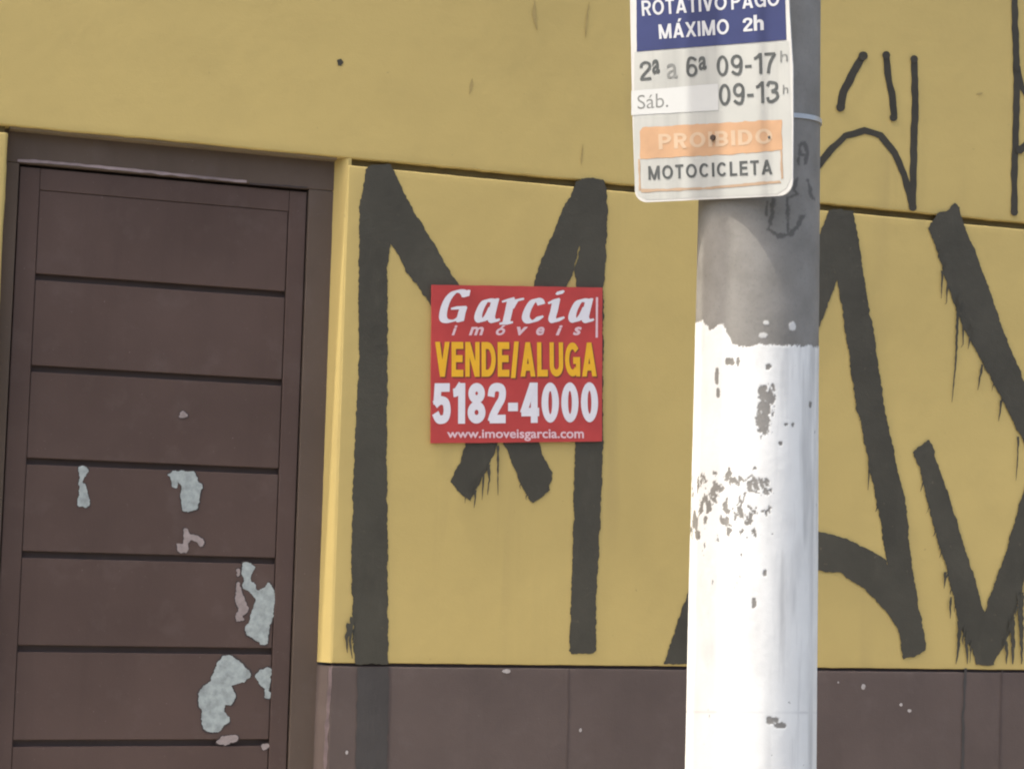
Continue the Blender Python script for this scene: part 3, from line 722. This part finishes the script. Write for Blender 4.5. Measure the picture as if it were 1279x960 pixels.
    me.update(calc_edges=True); me.validate()
    for nm, arr in (('paint', paint), ('grime', grime), ('mark', mark)):
        at = me.attributes.new(nm, 'FLOAT', 'POINT'); at.data.foreach_set('value', arr.ravel().astype(np.float32))
    me.shade_smooth()
    s = Nodes('flaking_painted_concrete')
    con = s.mix(s.ramp(s.noise(14, 5), 0.3, 0.7), (0.21, 0.198, 0.172), (0.28, 0.265, 0.235))
    con = s.mix(s.ramp(s.noise(160, 3), 0.55, 0.7, 0, 0.18), con, (0.11, 0.105, 0.095))
    con = s.mix(s.attr('mark'), con, (0.035, 0.033, 0.03))
    wht = s.mix(s.ramp(s.noise(9, 5), 0.3, 0.7), (0.76, 0.755, 0.705), (0.84, 0.835, 0.78))
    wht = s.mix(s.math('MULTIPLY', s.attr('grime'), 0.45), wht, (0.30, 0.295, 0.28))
    c = s.mix(s.attr('paint'), con, wht)
    s.bump(s.math('ADD', s.noise(90, 4), s.math('MULTIPLY', s.noise(320, 2), 0.4)), 0.2, 0.002)
    link('shaft', me, s.done(c, 0.75, 0.3), pole)
build_pole()
M_STEEL = mat_plain('galvanised_steel', (0.55, 0.55, 0.54), 0.1, 30, 0.45, metal=0.6)
M_CABLE = mat_plain('black_cable', (0.02, 0.02, 0.02), 0.1, 30, 0.5)

# ---------------------------------------------------------------- parking sign strapped to the pole
SA = math.radians(34)                    # the plate is turned this far from the line of sight
d = Vector((CAM.x-PX, CAM.y-PYC, 0)).normalized()
lft = Vector((-d.y, d.x, 0))
if lft.dot(rt) > 0: lft = -lft
NS = (d*math.cos(SA)+lft*math.sin(SA)); NS = (NS + Vector((0, 0, -0.03))).normalized()
PS = AX + Vector((0, 0, 2.6)) + NS*(prad(2.5)+0.022)
sign = empty('parking_sign')
tag(sign, 'white and blue paid parking plate with rounded corners strapped to the concrete pole', 'sign')
s = Nodes('faded_reflective_sheet')
c = s.mix(s.ramp(s.noise(7, 4), 0.3, 0.7), (0.415, 0.42, 0.385), (0.475, 0.478, 0.435))
c = s.mix(s.ramp(s.noise(14, 4, 0.6, (1, 1, 0.05)), 0.5, 0.72, 0, 0.45), c, (0.25, 0.25, 0.235))
M_SHEET = s.done(c, 0.5, 0.35)
M_RIM = mat_plain('white_sign_border', (0.56, 0.55, 0.51), 0.05, 12, 0.5)
M_BLUE = mat_plain('faded_blue_sheet', (0.036, 0.046, 0.130), 0.1, 9, 0.5)
M_ORG = mat_plain('faded_orange_sheet', (0.49, 0.30, 0.17), 0.10, 14, 0.55)
M_PEACH = mat_plain('bleached_orange_print', (0.52, 0.385, 0.26), 0.08, 14, 0.55)
M_BORD = mat_plain('bleached_border_line', (0.40, 0.285, 0.19), 0.12, 14, 0.55)
M_INK = mat_plain('faded_black_ink', (0.085, 0.092, 0.088), 0.25, 40, 0.55)
M_INK2 = mat_plain('bleached_ink', (0.21, 0.215, 0.20), 0.2, 40, 0.55)
M_STICK = mat_plain('white_vinyl_patch', (0.53, 0.54, 0.515), 0.03, 14, 0.5)
M_SWHITE = mat_plain('white_sheet_print', (0.55, 0.56, 0.56), 0.05, 20, 0.5)
def sq(pts): return [(x/3.554+770, y/3.554) for x, y in pts]        # close-up of the sign -> photo pixels
def corner(c_, a0, a1, r, n=7): return [(c_[0]+r*math.cos(math.radians(a0+(a1-a0)*k/(n-1))), c_[1]+r*math.sin(math.radians(a0+(a1-a0)*k/(n-1)))) for k in range(n)]
TOPY = -330
outline = corner((110,TOPY+58),180,270,55)+corner((700,TOPY+20),270,360,55)+[(768,60),(783,300),(784,560)]+corner((718,806),0,90,64)[0:]+corner((134,846),90,180,52)+[(72,560),(66,300)]
flat_poly('plate', sq(outline), 0, M_RIM, sign, rough=0, thick=0.003, P=PS, n=NS)
def sp(name, pts, off, mat, rough=0.25): return flat_poly(name, sq(pts), 0, mat, sign, rough=rough, P=PS+NS*off, n=NS, step=4)
sp('face_sheet', [(80,232),(765,183),(776,560),(776,790),(752,838),(712,862),(134,888),(96,868),(82,838),(76,560)], 0.0005, M_SHEET)
sp('blue_panel', [(83,TOPY+40),(742,TOPY+8),(748,0),(754,178),(90,230),(88,0)], 0.0010, M_BLUE)
T = lambda s_, q, mat, **k: put_text('letter', s_, sq(q), PS, NS, k.pop('off', 0.0014), mat, sign, **k)
H = lambda s_, q, mat, **k: sign_letters(s_, sq(q), PS, NS, k.pop('off', 0.0014), mat, sign, **k)
H('ROTATIVO', [(110,4),(488,-22),(490,44),(114,72)], M_SWHITE, s=0.16, gap=0.10)
H('PAGO', [(508,-24),(722,-42),(724,26),(510,44)], M_SWHITE, s=0.16, gap=0.10)
H('MÁXIMO', [(186,110),(498,84),(500,152),(190,174)], M_SWHITE, s=0.165, gap=0.11)
H('2', [(560,82),(602,78),(604,138),(562,142)], M_SWHITE, s=0.17)
T('h', [(608,68),(652,64),(654,134),(610,138)], M_SWHITE, bold=0.03)
sp('white_patch', [(66,404),(450,372),(452,490),(66,512)], 0.0012, M_STICK)
for s_, q, k in [('2', [(102,274),(152,270),(154,354),(104,358)], 0.012), ('ª', [(158,266),(192,262),(192,326),(158,330)], 0.012), ('a', [(222,284),(270,280),(272,346),(224,350)], 0.0),
              ('6', [(308,254),(358,250),(360,340),(310,344)], 0.012), ('ª', [(364,252),(400,248),(400,310),(364,314)], 0.012), ('09-17', [(443,248),(708,232),(710,324),(445,340)], 0.012)]:
    (H(s_, q, M_INK, s=0.135, gap=0.11) if s_[0] in '260' else T(s_, q, M_INK if s_ != 'a' else M_INK2, bold=k))
T('h', [(726,226),(760,222),(760,272),(726,276)], M_INK2)
T('Sáb.', [(92,424),(230,410),(230,476),(94,486)], M_INK2, split=True)
H('09-13', [(453,374),(718,358),(720,454),(455,470)], M_INK, s=0.135, gap=0.11)
T('h', [(738,378),(762,374),(762,414),(738,418)], M_INK2)
sp('orange_panel', [(104,584),(116,566),(700,532),(734,532),(736,668),(430,690),(104,706)], 0.0010, M_ORG, 1.2)
H('PROIBIDO', [(186,596),(690,570),(692,638),(188,664)], M_PEACH, s=0.19, gap=0.13)
H('MOTOCICLETA', [(140,738),(690,708),(692,772),(142,798)], M_INK, s=0.165, gap=0.17)
for p in ([(96,706),(104,706),(108,846),(100,846)], [(726,668),(736,668),(740,790),(730,796)], [(104,840),(400,830),(726,800),(732,812),(400,842),(112,854)]):
    sp('border_line', p, 0.0011, M_BORD, 0.8)
def sign_pt(x, y, off): return on_plane(*sq([(x, y)])[0], PS+NS*off, NS)
p = sign_pt(432, 612, 0); cyl('bolt', p-NS*0.006, p+NS*0.006, 0.0065, mat_plain('rusty_bolt', (0.07, 0.05, 0.04), 0.3, 90, 0.7), sign, 6)
p = sign_pt(680, 610, 0); cyl('rivet', p, p+NS*0.003, 0.003, M_INK, sign, 8)
# steel straps round the pole
def strap(px, py):
    z0 = None
    q = ray(px, py); t = (Vector((PX, PYC, 0))-CAM).dot(d*-1)/q.dot(d*-1); z0 = (CAM+q*t).z
    bm = bmesh.new(); n = 64; rings = []
    for k in range(n):
        a = 2*math.pi*k/n; r = prad(z0)+0.001
        rings.append([bm.verts.new((PX+(r+dr)*math.cos(a), PYC+(r+dr)*math.sin(a), z0+dz+0.010*math.cos(a-0.4))) for dr, dz in ((0, -0.005), (0.003, -0.005), (0.003, 0.005), (0, 0.005))])
    for k in range(n):
        A, B = rings[k], rings[(k+1) % n]
        for j in range(4): bm.faces.new((A[j], B[j], B[(j+1) % 4], A[(j+1) % 4]))
    bmesh.ops.recalc_face_normals(bm, faces=bm.faces[:])
    from_bm('strap', bm, M_STEEL, sign, 40)
strap(1005, 157); strap(1005, -70)

# ---------------------------------------------------------------- unseen bracket and cables, added to cast shadow bands on sign and pole
def drop(px_close, py_close, r, dist):
    q = sign_pt(px_close, py_close, 0.0)
    h = Vector((SUN.x, SUN.y, 0)).normalized()
    return Vector((q.x, q.y, 0)) + h*dist, r
zb = 5.6
ends = [drop(360, 400, 0.021, 1.00), drop(428, 400, 0.019, 1.04), drop(655, 400, 0.009, 1.10)]
arm_end = ends[0][0]*0.5+ends[1][0]*0.5
hdir = (Vector((arm_end.x, arm_end.y, 0))-AX).normalized()
cyl('shadow_cable_arm', AX+hdir*0.10+Vector((0, 0, zb)), AX+hdir*1.25+Vector((0, 0, zb)), 0.03, M_STEEL, pole)
for e, r in ends:
    cyl('shadow_cable', (e.x, e.y, zb), (e.x, e.y, 3.32), r, M_CABLE, pole, 12)
